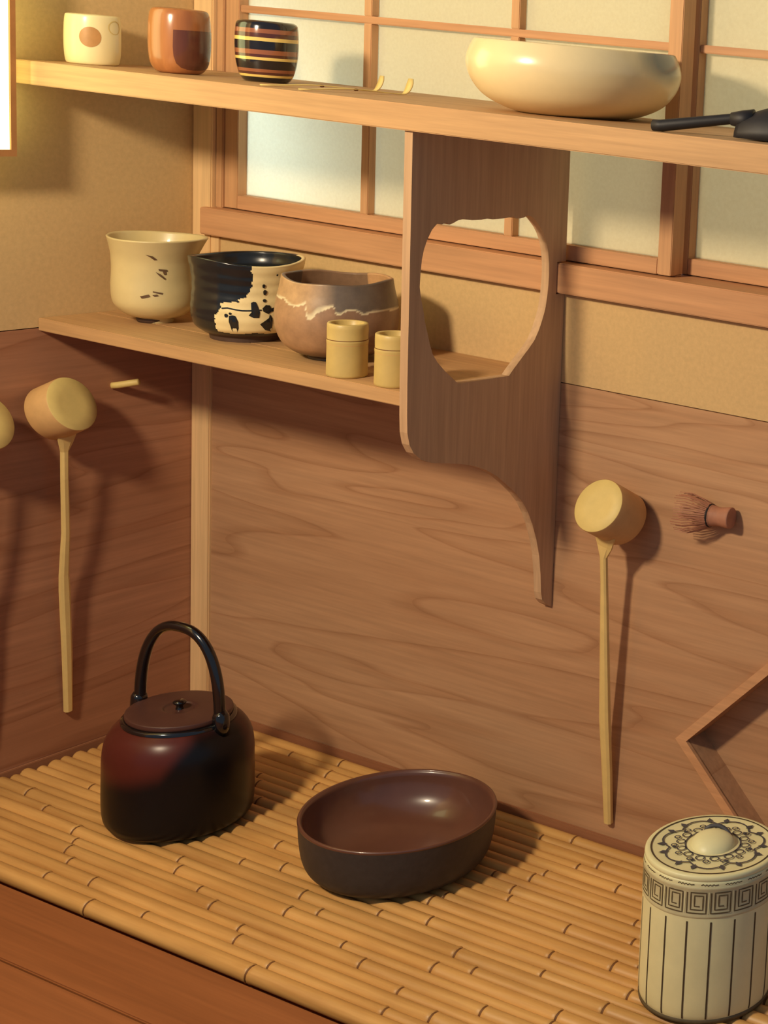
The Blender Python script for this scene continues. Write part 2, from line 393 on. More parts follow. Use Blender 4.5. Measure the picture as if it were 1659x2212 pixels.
# ================================================================== SHELVES
us = box('upper_shelf', 0.0, XR, -0.2350, 0.0, 0.8363, 0.8629, 'shelf', None, 0.0010)
tag(us, 'thick pale wooden shelf board running across the paper windows', 'shelf')
ls = thing('lower_shelf', (0.295, -0.10, 0.5462), 'thinner pale wooden shelf between the side wall and the shaped bracket', 'shelf')
def put(o, p):
    o.parent = p; o.matrix_parent_inverse = Matrix.Translation(-Vector(p.location)); return o
put(box('board', 0.0, 0.5912, -0.1318, 0.0, 0.5462, 0.5614, 'shelf', None, 0.0006), ls)
put(box('front_board', 0.0, 0.5912, -0.2031, -0.1322, 0.5462, 0.5614, 'shelf', None, 0.0008), ls)
# shaped bracket hanging from the upper shelf
outl = [(-0.2295, 0.8363), (-0.2288, 0.70), (-0.2280, 0.58), (-0.2272, 0.5447), (-0.2262, 0.527), (-0.2230, 0.514), (-0.2170, 0.504), (-0.2070, 0.4955), (-0.1930, 0.4895), (-0.1740, 0.4855), (-0.1553, 0.4816),
        (-0.1340, 0.4755), (-0.1143, 0.4671), (-0.0970, 0.4565), (-0.0817, 0.4440), (-0.0670, 0.4310), (-0.0551, 0.4180), (-0.0460, 0.4040), (-0.0387, 0.3890), (-0.0310, 0.3690), (-0.0250, 0.3474), (-0.0215, 0.3240), (-0.0195, 0.3010), (-0.0170, 0.2920), (-0.0105, 0.2850), (-0.0005, 0.2790),
        (-0.0005, 0.6540), (-0.0145, 0.6540), (-0.0145, 0.6910), (-0.0005, 0.6910), (-0.0005, 0.8363)]
hole = [(-0.2152, 0.6781), (-0.2145, 0.6930), (-0.2132, 0.7065), (-0.2108, 0.7165), (-0.2070, 0.7260), (-0.2010, 0.7360), (-0.1943, 0.7422), (-0.1885, 0.7410), (-0.1818, 0.7427), (-0.1775, 0.7405), (-0.1735, 0.7414), (-0.1660, 0.7445), (-0.1596, 0.7452), (-0.1460, 0.7438), (-0.1334, 0.7437), (-0.1250, 0.7446),
        (-0.1167, 0.7435), (-0.1000, 0.7440), (-0.0859, 0.7453), (-0.0815, 0.7432), (-0.0760, 0.7430), (-0.0703, 0.7437), (-0.0650, 0.7458), (-0.0611, 0.7454), (-0.0550, 0.7425), (-0.0499, 0.7378), (-0.0435, 0.7315), (-0.0382, 0.7243), (-0.0330, 0.7140), (-0.0297, 0.7029), (-0.0278, 0.6910), (-0.0272, 0.6791), (-0.0275, 0.6660),
        (-0.0287, 0.6528), (-0.0310, 0.6390), (-0.0350, 0.6267), (-0.0400, 0.6150), (-0.0464, 0.6042), (-0.0545, 0.5960), (-0.0637, 0.5878), (-0.0788, 0.5739), (-0.0842, 0.5684), (-0.1589, 0.5697), (-0.1789, 0.5869), (-0.1890, 0.5970), (-0.1954, 0.6061), (-0.1995, 0.6170), (-0.2030, 0.6288), (-0.2070, 0.6410), (-0.2095, 0.6537), (-0.2130, 0.6660)]
br = prism('shelf_bracket', [outl, hole], lambda a, b, c: (c, a, b), 0.0105, 'bracket', None, 0.0004)
br.data.transform(Matrix.Translation((0.5914, 0, 0)))
tag(br, 'shaped wooden hanging bracket with a jar-shaped hole under the thick shelf', 'bracket')

# ================================================================== LANTERN on the side wall
ln = thing('wall_lantern', (0.0, -0.38, 0.757), 'glowing paper box lantern in a thin wooden frame on the side wall', 'lantern')
LX, LY0, LY1, LZ0, LZ1, fw = 0.05, -0.52, -0.2585, 0.7565, 1.16, 0.0062
def LB(n, a, b, c, d, e, f, m): return put(box(n, a, b, c, d, e, f, m), ln)
for y in (LY0, LY1-fw): LB('frame_post', LX-0.008, LX, y, y+fw, LZ0, LZ1, 'lantern_wood'); LB('frame_post', 0.0, 0.006, y, y+fw, LZ0, LZ1, 'lantern_wood')
for z in (LZ0, LZ1-0.0075):
    LB('frame_rail', LX-0.008, LX, LY0+fw, LY1-fw, z, z+0.0075, 'lantern_wood')
    LB('frame_rail', 0.006, LX-0.008, LY0, LY0+fw, z, z+0.0075, 'lantern_wood'); LB('frame_rail', 0.006, LX-0.008, LY1-fw, LY1, z, z+0.0075, 'lantern_wood')
LB('paper', LX-0.006, LX-0.003, LY0+fw, LY1-fw, LZ0+0.0075, LZ1-0.0075, 'glow')
LB('side_paper', 0.006, LX-0.008, LY1-0.004, LY1-0.002, LZ0+0.0075, LZ1-0.0075, 'glow')
LB('side_paper', 0.006, LX-0.008, LY0+0.002, LY0+0.004, LZ0+0.0075, LZ1-0.0075, 'glow')

# ================================================================== BAMBOO MAT
mat_ = thing('bamboo_mat', (0.7, -0.2, -0.0125), 'row of yellow bamboo poles laid side by side as a draining floor', 'bamboo floor')
def rod(y, r, x0, x1, nodes):
    xs = []; rr = []; mi = []
    st = [x0]
    for nx in nodes:
        if x0+0.02 < nx < x1-0.02: st.append(nx)
    pts, rad, ismark = [(x0, r*0.97)], [], []
    seq = [(x0, r*0.94), (x0+0.002, r)]
    marks = []
    for nx in st[1:]:
        big = random.uniform(1.0, 1.09)
        seq += [(nx-0.006, r), (nx-0.0022, r*1.05*big), (nx-0.0008, r*0.99), (nx+0.0008, r*0.90), (nx+0.0022, r*1.04), (nx+0.006, r*0.985)]
        marks.append(len(seq)-4)
    seq.append((x1, r))
    S = 14; V, Fc, idx = [], [], []
    for x, q in seq:
        for k in range(S):
            th = 2*PI*k/S; V.append((x, y+q*math.cos(th), q*math.sin(th)))
    for i in range(len(seq)-1):
        for k in range(S):
            k2 = (k+1) % S; Fc.append((i*S+k, i*S+k2, (i+1)*S+k2, (i+1)*S+k)); idx.append(1 if i in marks or (i-1) in marks else 0)
    Fc += [tuple(range(S)), tuple(range((len(seq)-1)*S, len(seq)*S))]; idx += [0, 0]
    me = bpy.data.meshes.new('bamboo_rod'); me.from_pydata(V, [], Fc); me.polygons.foreach_set('material_index', idx); me.polygons.foreach_set('use_smooth', [True]*len(Fc))
    bm = bmesh.new(); bm.from_mesh(me); bmesh.ops.recalc_face_normals(bm, faces=bm.faces); bm.to_mesh(me); bm.free()
    return put(link('bamboo_rod', me, ['rod', 'bamboo_node']), mat_)
y = -0.0105; k = 0
while y > -0.392:
    r = 0.0088 if k % 2 == 0 else 0.0070
    r *= random.uniform(0.94, 1.04)
    nodes = []; nx = random.uniform(0.03, 0.22)
    while nx < 1.4: nodes.append(nx); nx += random.uniform(0.15, 0.27)
    o = rod(0, r, 0.006+random.uniform(0, 0.007), 1.40, nodes); o.data.transform(Matrix.Translation((0, y, 0.0095-r-(0.0 if k % 2 == 0 else 0.0016))))
    y -= r+ (0.0070 if k % 2 == 0 else 0.0088)*0.97; k += 1

ZM = 0.0097   # top of the bamboo
# ================================================================== KETTLE
kt = thing('kettle', (0.2545, -0.2137, ZM), 'dark lacquered kettle with an arched black handle on the bamboo', 'kettle')
kp = smooth_profile([(0.066, 0), (0.0735, 0.004), (0.0768, 0.013), (0.0778, 0.03), (0.0775, 0.06), (0.0770, 0.083), (0.0742, 0.100), (0.0675, 0.1125), (0.0590, 0.1205)], 5)
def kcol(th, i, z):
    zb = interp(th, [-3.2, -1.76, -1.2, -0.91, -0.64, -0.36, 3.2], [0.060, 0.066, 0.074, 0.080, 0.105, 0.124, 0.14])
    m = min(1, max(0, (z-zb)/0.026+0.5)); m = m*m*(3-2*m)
    m2 = 0.75*min(1, max(0, (th-0.35)/0.25))*min(1, max(0, (z-0.012)/0.05)) if 0.2 < th < 2.6 else 0  # brownish reflection on the right side, painted into the colour
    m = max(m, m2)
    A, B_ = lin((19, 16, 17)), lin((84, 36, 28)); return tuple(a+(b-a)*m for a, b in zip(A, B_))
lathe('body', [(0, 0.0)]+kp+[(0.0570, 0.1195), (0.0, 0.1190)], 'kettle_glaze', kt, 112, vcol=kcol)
lathe('collar', [(0.0585, 0.1185), (0.0588, 0.1235), (0.0550, 0.1255), (0.0520, 0.1240)], 'black_lacquer', kt, 80)
lid = lathe('lid', smooth_profile([(0.0530, 0.1240), (0.0548, 0.1262), (0.0548, 0.1296), (0.0535, 0.1312), (0.045, 0.1324), (0.026, 0.1333), (0.0175, 0.1330), (0.015, 0.1312), (0.006, 0.1308)], 3)+[(0.0, 0.1308)], 'lid_lacquer', kt, 80)
lathe('knob', smooth_profile([(0.0045, 0.1305), (0.0036, 0.1345), (0.0065, 0.1375), (0.0072, 0.1395), (0.0050, 0.1412)], 3)+[(0, 0.1415)], 'black_lacquer', lid, 32)
ph = math.radians(6); hd = Vector((math.cos(ph), math.sin(ph), 0))
pts = []; rads = []
for i in range(33):
    a = PI*i/32
    s = -math.cos(a); ss = math.copysign(abs(s)**0.82, s)
    pts.append(hd*(0.0580*ss)+Vector((0, 0, 0.122+0.1075*math.sin(a)**0.80))); rads.append(0.0064-0.0006*math.sin(a))
tube('handle', pts, rads, 'black_lacquer', kt, 14)
for s in (-1, 1):
    b = hd*(0.0600*s)
    tube('handle_lug', [b+Vector((0, 0, 0.1120)), b*1.0+Vector((0, 0, 0.1240)), b*0.985+Vector((0, 0, 0.1345)), b*0.965+Vector((0, 0, 0.1385))], [0.0090, 0.0090, 0.0088, 0.0070], 'black_lacquer', kt, 14)

# ================================================================== BROWN BOWL on the bamboo
bw = thing('lacquer_bowl', (0.5394, -0.1624, ZM), 'wide shallow dark brown bowl standing on the bamboo', 'bowl')
outer = smooth_profile([(0.070, 0), (0.0855, 0.0030), (0.0935, 0.010), (0.0985, 0.022), (0.1012, 0.040), (0.1022, 0.056), (0.1024, 0.0625)], 4)
inner = smooth_profile([(0.0975, 0.0605), (0.094, 0.046), (0.085, 0.030), (0.066, 0.0165), (0.040, 0.0105), (0.012, 0.0085)], 4)
lathe('bowl_wall', [(0, 0)]+outer, 'bowl_outside', bw, 128)
lathe('bowl_inside', [(0.1018, 0.0625), (0.1005, 0.0640), (0.0990, 0.0636)]+inner+[(0, 0.0082)], 'bowl_inside', bw, 128)
lathe('rim', [(0.1023, 0.0612), (0.1030, 0.0628), (0.1024, 0.0644), (0.1008, 0.0648), (0.0994, 0.0640), (0.0990, 0.0628)], 'bowl_inside', bw, 128)

# ================================================================== WATER JAR
jr = thing('water_jar', (0.9752, -0.1857, ZM), 'cream lidded ceramic jar with key-fret band and dark vertical lines', 'jar')
jp = [(0.0615, 0), (0.0640, 0.0035), (0.0652, 0.009), (0.0656, 0.020), (0.0656, 0.146)]
lathe('body', [(0, 0)]+jp+[(0.0652, 0.1478), (0.0640, 0.1484), (0.0600, 0.1484), (0.0600, 0.02), (0, 0.02)], 'jar_glaze', jr, 128)
lathe('foot_ring', [(0.0600, 0.0), (0.0648, 0.0), (0.0652, 0.003), (0.0642, 0.0045)], 'jar_fret', jr, 96)
JM = lambda th, z: surf(jp, th, z, 0.0003)
NF = 18; dth = 2*PI/NF
lathe('fret_band', [(0.0657, 0.1110), (0.0661, 0.1118), (0.0661, 0.1135), (0.0659, 0.1142), (0.0659, 0.1400), (0.0661, 0.1405), (0.0661, 0.1425), (0.0657, 0.1430)], 'jar_fretbg', jr, 128)
def sp(c, w, h):
    q = 0.0036; L = [(-w, h)]; x0, x1, z0, z1 = -w, w, -h, h
    for k in range(3):
        L += [(x0, z0), (x1, z0), (x1, z1)]
        x0 += q; z0 += q; L.append((x0, z1)); x1 -= q*0.85; z1 -= q*0.85
        L[-1] = (x0, L[-1][1])
    return [(c+a/0.0656, b+0.1271) for a, b in L[:11]]
JF = lambda th, z: surf(jp, th, z, 0.0006)
f0 = ribbon('fret_square', [sp(0.0, 0.0092, 0.0105)], 0.0013, JF, 'jar_fret', jr, 0.003, 0.0656)
s0 = ribbon('dark_line', [[(0, 0.1075), (0, 0.0052)]], 0.0017, JM, 'jar_line', jr, 0.004, 0.0656)
t0 = ribbon('scroll_mark', [[(-0.13, 0.1452), (-0.10, 0.1464), (-0.075, 0.1450), (-0.05, 0.1463), (-0.035, 0.1449), (0.0, 0.1461), (0.02, 0.1449), (0.05, 0.1462), (0.07, 0.1452), (0.12, 0.1458)]], 0.0009, JM, 'jar_line', jr, 0.003, 0.0656)
b0 = ribbon('fret_bar', [[(dth/2, 0.1163), (dth/2, 0.1384)]], 0.0010, JF, 'jar_glaze', jr, 0.003, 0.0656)
for o0, off in ((f0, -0.804), (s0, -0.929), (t0, -0.97), (b0, -0.804)):
    o0.rotation_euler.z = off
    for i in range(1, NF):
        c = o0.copy(); COL.objects.link(c); c.parent = jr; c.rotation_euler.z = off+i*dth
jl = lathe('lid', [(0.0648, 0.1484), (0.0655, 0.1500), (0.0652, 0.1526), (0.0640, 0.1538), (0.0610, 0.1543), (0.0595, 0.1538), (0.040, 0.1534), (0.022, 0.1546), (0.012, 0.1552), (0, 0.1554)], 'jar_glaze', jr, 128)
LZ = lambda x, y_: (x, y_, 0.1549 if math.hypot(x, y_) > 0.059 else 0.15395+0.0006*max(0, 1-math.hypot(x, y_)/0.05)*2.0)
def circ(r, n=72, c=(0, 0)): return [(c[0]+r*math.cos(2*PI*i/n), c[1]+r*math.sin(2*PI*i/n)) for i in range(n+1)]
ribbon('lid_ring', [circ(0.0595)], 0.0016, lambda a, b: (a, b, 0.15445), 'jar_line', jl, 0.006)
vine = []
for i in range(7):
    a0 = 2*PI*i/7+0.3
    vine.append([((0.0420+0.0085*abs(math.sin(PI*t/10)))*math.cos(a0+t*2*PI/70), (0.0420+0.0085*abs(math.sin(PI*t/10)))*math.sin(a0+t*2*PI/70)) for t in range(11)])
ribbon('vine_ring', vine, 0.0018, lambda a, b: (a, b, 0.15480), 'jar_blue', jl, 0.004)
leaves = []
for i in range(7):
    a0 = 2*PI*i/7+0.3
    for da, l in ((-0.17, 0.0125), (0.17, 0.0125), (0.0, 0.009)):
        c, s = math.cos(a0+da), math.sin(a0+da); r0, r1 = 0.0400 if da == 0 else 0.044, (0.042+l) if da else 0.035
        px, py = -s*0.0030, c*0.0030; rm = (r0+r1)/2
        leaves.append([(c*r0, s*r0), (c*rm+px, s*rm+py), (c*r1, s*r1), (c*rm-px, s*rm-py)])
for lf in leaves: decal('painted_leaf', [lf], lambda a, b: (a, b, 0.15485), 'jar_blue', jl, 0)
ros = [circ(0.0042, 16, (0.0315*math.cos(2*PI*i/14), 0.0315*math.sin(2*PI*i/14))) for i in range(14)]+[circ(0.0027, 12, (0.0375*math.cos(2*PI*(i+.5)/14), 0.0375*math.sin(2*PI*(i+.5)/14))) for i in range(14)]+[circ(0.0268)]
ribbon('rosette_ring', ros, 0.0014, lambda a, b: (a, b, 0.15520), 'jar_blue', jl, 0.004)
ka = math.radians(24)
kn = lathe('knob', [(0.0255*math.sin(PI/2*(1-t/10)), 0.0012+0.0125*math.sin(PI/2*t/10)) for t in range(10)]+[(0, 0.0137)], 'jar_glaze', jl, 48,
           warp=lambda th, i, r, z: (r, z))
for v in kn.data.vertices:          # pinched dome: a ridge along one diameter, steep behind, sloping in front
    u, w_, z = v.co.x, v.co.y, v.co.z
    w_ = w_*0.62 if w_ > 0 else w_*0.95
    v.co = Vector((u*0.85, w_+0.004*(z/0.0137), z-0.002*max(0, -w_/0.02)*(1-z/0.0137)))
kn.location = (0, 0, 0.1532); kn.rotation_euler.z = ka
crest = [(0.0215*0.85*math.sin(a), 0.0125*math.cos(a)+0.002, 0.1532+0.0135-0.0115*abs(math.sin(a))**2.2) for a in [(-0.7+2.2*k/12) for k in range(13)]]
kl = tube('knob_line', crest, [0.0008]+[0.0022]*11+[0.0008], 'jar_blue', jl, 8); kl.rotation_euler.z = ka

# ================================================================== TEA BOWLS on the lower shelf
ZS = 0.5614
def bowl_lists(pf, t, zin, n=5):
    o = smooth_profile(pf, n); r_, z_ = pf[-1]
    i = [(max(r-t, 0.0), z) for r, z in reversed(o) if z > zin+0.004]
    return o, [(r_-t*0.35, z_+0.0010)]+i+[(i[-1][0]*0.8, zin+0.0015), (i[-1][0]*0.4, zin), (0, zin)]
def cshift(z): return interp(z, [0.0, 0.02, 0.05, 0.075, 0.103], [0.002, 0.0, -0.0018, -0.001, 0.003])
wb1 = thing('tea_bowl', (0.0874, -0.1204, ZS), 'cream white flared tea bowl with small brown brush marks', 'tea bowl', 'tea bowls on the lower shelf')
cp = [(0.018, 0), (0.020, 0.0055), (0.029, 0.0085), (0.0375, 0.0150), (0.0432, 0.024), (0.0446, 0.038), (0.0438, 0.055), (0.0440, 0.068), (0.0455, 0.080), (0.0495, 0.093), (0.0532, 0.1027)]
o_, i_ = bowl_lists(cp, 0.0035, 0.014)
lathe('body', [(0, 0.004), (0.014, 0.004), (0.015, 0)]+o_+i_, 'cream_glaze', wb1, 112, warp=lambda th, i, r, z: (r*(1+0.008*math.sin(3*th+40*z))+cshift(z)*math.cos(th-0.39), z+0.0006*math.sin(2*th+1)*(z/0.1)**2))
CM = lambda th, z: surf(cp, th, z, 0.0012+cshift(z)*math.cos(th-0.39))
marks = [[(-0.845, 0.0868), (-0.693, 0.0853), (-0.597, 0.081), (-0.661, 0.0804), (-0.758, 0.0843)], [(-0.564, 0.0698), (-0.363, 0.0689), (-0.351, 0.0667), (-0.554, 0.0676)], [(-0.470, 0.0672), (-0.389, 0.0672), (-0.378, 0.0632), (-0.434, 0.0628)],
         [(-0.634, 0.0663), (-0.508, 0.0633), (-0.386, 0.058), (-0.413, 0.0567), (-0.544, 0.0615)], [(-0.687, 0.0433), (-0.462, 0.0412), (-0.481, 0.0395), (-0.696, 0.042)], [(-0.705, 0.0386), (-0.589, 0.0395), (-0.571, 0.0378), (-0.66, 0.0369)], [(-0.987, 0.0367), (-0.785, 0.0393), (-0.758, 0.0368), (-0.949, 0.0342)]]
for p in marks: decal('brush_mark', [p], CM, 'ink', wb1, 2)
lathe('foot_ring', [(0.0145, 0.0), (0.0186, 0.0), (0.0206, 0.0060), (0.0190, 0.0066)], 'foot_clay', wb1, 48)

wb2 = thing('tea_bowl', (0.2301, -0.1109, ZS), 'black glazed tea bowl with a cream window painted with dark spots', 'tea bowl', 'tea bowls on the lower shelf')
op = [(0.038, 0), (0.0395, 0.006), (0.046, 0.009), (0.0545, 0.017), (0.0578, 0.03), (0.0575, 0.045), (0.0565, 0.06), (0.0575, 0.076), (0.061, 0.0941)]
o_, i_ = bowl_lists(op, 0.0045, 0.012, 10)
no = len(o_)
ez = [0.012, 0.014, 0.0202, 0.0327, 0.0408, 0.0484, 0.0490, 0.0494, 0.0516, 0.0561, 0.0609, 0.0694, 0.0828, 0.0899]
et = [-1.273, -1.273, -1.278, -1.285, -1.172, -1.165, -1.08, -1.006, -0.89, -0.746, -0.661, -0.605, -0.589, -0.613]
def ofm(th, i, z):
    if i >= no+1: return 0
    if z < 0.0095: return 2
    return 1 if (z > 0.013+0.0008*math.sin(9*th) and interp(z, ez, et)+0.012*math.sin(z*900) < th < 1.3) else 0
def owarp(th, i, r, z):
    k = (z/0.094)**2
    return (r*(1+0.010*math.sin(2*th+0.6)*k+0.004*math.sin(26*z*20)), z+k*(0.0022*math.sin(2*th-1.2)+0.0010*math.sin(3*th)))
lathe('body', [(0, 0.004), (0.034, 0.004), (0.035, 0)]+o_+i_, ['oribe_black', 'oribe_white', 'foot_clay'], wb2, 288, warp=owarp, fmat=lambda th, i, z: 2 if i < 3 else ofm(th, i-3, z))
OM = lambda th, z: (lambda k: tuple(a*(1+0.010*math.sin(2*th+0.6)*k+0.004*math.sin(26*z*20)) for a in surf(op, th, z, 0.0009)[:2])+(z+k*(0.0022*math.sin(2*th-1.2)+0.0010*math.sin(3*th)),))((z/0.094)**2)
spots = [[(-1.001, 0.0341), (-0.94, 0.0352), (-0.885, 0.0344), (-0.835, 0.0279), (-0.831, 0.0201), (-0.876, 0.0136), (-0.938, 0.0135), (-0.975, 0.0197), (-1.003, 0.0274)],
         [(-0.616, 0.0507), (-0.57, 0.0522), (-0.53, 0.0516), (-0.486, 0.0451), (-0.456, 0.0394), (-0.47, 0.0329), (-0.571, 0.0329), (-0.657, 0.0357), (-0.608, 0.0395)],
         [(-0.412, 0.044), (-0.351, 0.0481), (-0.273, 0.0475), (-0.242, 0.0436), (-0.169, 0.0453), (-0.16, 0.0405), (-0.242, 0.0398), (-0.305, 0.0372), (-0.397, 0.0403)],
         [(-0.449, 0.0251), (-0.35, 0.0298), (-0.289, 0.0324), (-0.273, 0.0371), (-0.225, 0.0322), (-0.209, 0.0234), (-0.206, 0.0152), (-0.344, 0.0179)]]
for (a, b), (ra, rb) in zip([(-0.389, 0.0708), (-0.366, 0.0631), (-0.373, 0.0533), (-1.053, 0.0343), (-0.979, 0.037), (-0.73, 0.0575), (-0.85, 0.0515), (-0.15, 0.0838)], [(0.03, 0.0026), (0.036, 0.0034), (0.036, 0.0020), (0.036, 0.0022), (0.028, 0.0014), (0.03, 0.0009), (0.025, 0.0012), (0.02, 0.0012)]):
    spots.append([(a+ra*math.cos(2*PI*i/9)*(1+0.15*math.sin(i*2.3)), b+rb*math.sin(2*PI*i/9)) for i in range(9)])
for s in spots: decal('painted_spot', [s], OM, 'oribe_black', wb2, 2)
ribbon('painted_line', [[(-1.141, 0.0423), (-1.033, 0.0433), (-0.886, 0.0419), (-0.772, 0.0412), (-0.644, 0.0414), (-0.427, 0.0422)]], 0.0015, OM, 'oribe_black', wb2, 0.003, 0.057)

wb3 = thing('tea_bowl', (0.3832, -0.1194, ZS), 'rounded brown tea bowl with pale wavy glaze drips', 'tea bowl', 'tea bowls on the lower shelf')
bp = [(0.030, 0), (0.031, 0.004), (0.044, 0.008), (0.056, 0.018), (0.0628, 0.033), (0.0646, 0.048), (0.0632, 0.063), (0.060, 0.078), (0.0578, 0.0911)]
o_, i_ = bowl_lists(bp, 0.0045, 0.012, 9); no3 = len(o_)+3
dt = [-3.2, -2.2, -2.04, -1.78, -1.63, -1.48, -1.36, -1.27, -1.246, -1.2, -1.137, -1.057, -0.868, -0.80, -0.755, -0.687, -0.592, -0.452, -0.307, -0.147, 0.14, 1.2, 3.2]
dzz = [0.066, 0.069, 0.0696, 0.0706, 0.0667, 0.0651, 0.067, 0.069, 0.0573, 0.053, 0.0535, 0.0602, 0.0665, 0.0681, 0.0602, 0.0594, 0.0641, 0.064, 0.059, 0.0612, 0.0605, 0.058, 0.062]
def bcol(th, i, z):
    clay, pale, glz, tan, ins = lin((172, 134, 98)), lin((226, 212, 172)), lin((106, 94, 82)), lin((186, 150, 108)), lin((88, 74, 68))
    def mx(a, b, t): return tuple(p+(q-p)*t for p, q in zip(a, b))
    if i >= no3: return mx(ins, lin((196, 150, 104)), 0.5+0.5*math.sin(th-0.6) if False else min(1, max(0, (th+0.2)/1.2)) if th < 1.8 else 0.35)
    if z < 0.008: return lin((70, 54, 46))  # foot shadow painted into the colour, fading out higher up
    d = z-interp(th, dt, dzz)
    right = min(1, max(0, (th+1.25)/0.5))  # right side: greyer glaze above, shade painted into the clay below
    up_ = mx(tan, glz, right)
    wdt = 0.0022+0.006*max(0, 1-abs(th+1.1)/0.3)
    if d < -0.0006: c = mx(clay, lin((128, 100, 80)), right*0.7)
    elif d < wdt: c = mx(pale, up_, max(0, d/wdt)**2)
    else: c = up_
    if z < 0.016: c = mx(lin((96, 70, 54)), c, (z-0.008)/0.008)
    return c
lathe('body', [(0, 0.003), (0.026, 0.003), (0.027, 0)]+o_+i_, 'brown_glaze', wb3, 240, vcol=bcol,
      warp=lambda th, i, r, z: (r*(1+0.010*math.sin(2*th+2.2)*(z/0.09)+0.003*math.sin(5*th+60*z)), z+(z/0.0911)**3*(0.0016*math.sin(2*th+0.4)+0.0008*math.sin(5*th))))

# bamboo lid rests
def lid_rest(loc, r, h, label, zn, rot):
    t = thing('lid_rest', loc, label, 'lid rest', 'bamboo lid rests on the lower shelf')
    pf = [(r*0.93, 0), (r*0.985, 0.0008), (r, 0.003), (r*0.992, h*0.35), (r*0.988, zn-0.003), (r*1.004, zn-0.0006), (r*1.002, zn+0.0008), (r*0.982, zn+0.0022), (r*0.990, h*0.9), (r*0.98, h-0.0008), (r*0.95, h), (r*0.78, h), (r*0.76, h-0.0008), (r*0.74, zn), (0, zn)]
    lathe('tube', [(0, 0)]+pf, 'bamboo_green', t, 64)
    lathe('node_ring', [(r*0.985, zn+0.0014), (r*0.998, zn+0.0019), (r*0.985, zn+0.0025)], 'bamboo_node', t, 64)
    lathe('node_scar', [(r*0.980, zn-0.0036), (r*0.996, zn-0.0030), (r*0.985, zn-0.0024)], 'bamboo_side', t, 64)
    return t
lid_rest((0.4685, -0.1822, ZS), 0.0207, 0.0579, 'short bamboo tube lid rest in front of the brown tea bowl', 0.0385, 0)
lid_rest((0.5365, -0.1815, ZS), 0.0206, 0.0557, 'short bamboo tube lid rest tucked against the shaped bracket', 0.0385, 1)

# ================================================================== UPPER SHELF OBJECTS
ZT = 0.8629
n1 = thing('tea_caddy', (0.049, -0.17, ZT), 'cream white tea caddy with a brown round spot', 'tea caddy', 'tea caddies on the thick shelf')
p1 = smooth_profile([(0.0235, 0), (0.0262, 0.002), (0.0277, 0.010), (0.0284, 0.022), (0.0284, 0.035), (0.0279, 0.048), (0.0271, 0.0545), (0.0262, 0.0562), (0.0235, 0.0570)], 4)
lathe('body', [(0, 0)]+p1+[(0, 0.0576)], 'caddy_white', n1, 72)
P1 = lambda th, z: surf(p1, th, z, 0.0003)
decal('round_spot', [[(-0.70+0.385*math.cos(2*PI*i/28), 0.0318+0.0115*math.sin(2*PI*i/28)) for i in range(28)]], P1, 'caddy_dot', n1, 3)
ribbon('ring_mark', [[(0.27+0.30*math.cos(2*PI*i/24), 0.0438+0.0075*math.sin(2*PI*i/24)) for i in range(25)]], 0.0010, P1, 'bamboo_face', n1, 0.002, 0.028)
n2 = thing('tea_caddy', (0.1727, -0.155, ZT), 'glossy reddish wood tea caddy with a darker patch', 'tea caddy', 'tea caddies on the thick shelf')
p2 = smooth_profile([(0.018, 0), (0.0235, 0.0022), (0.0285, 0.010), (0.0307, 0.022), (0.0313, 0.036), (0.0311, 0.052), (0.0302, 0.063), (0.0288, 0.0690), (0.0262, 0.0718), (0.021, 0.0728)], 5)
lathe('body', [(0, 0)]+p2+[(0, 0.0736)], 'caddy_wood', n2, 96)
pt = [(-0.85, 0.0490), (-0.86, 0.0300), (-0.84, 0.0200), (-0.76, 0.0120), (-0.60, 0.0075), (-0.35, 0.0055), (0.0, 0.0050), (0.4, 0.0055), (0.8, 0.008), (0.8, 0.0490), (0.3, 0.0495), (-0.3, 0.0495)]
decal('dark_patch', [pt], lambda th, z: surf(p2, th, z, 0.0004), 'caddy_patch', n2, 8)
n3 = thing('tea_caddy', (0.280, -0.130, ZT), 'glossy tea caddy with black, brown and gold horizontal stripes', 'tea caddy', 'tea caddies on the thick shelf')
p3 = smooth_profile([(0.0195, 0), (0.0235, 0.0018), (0.0275, 0.0085), (0.0305, 0.020), (0.0320, 0.034), (0.0322, 0.050), (0.0313, 0.0615), (0.0298, 0.0655), (0.0265, 0.0675)], 5)
lathe('body', [(0, 0)]+p3+[(0, 0.0682)], 'striped', n3, 96)
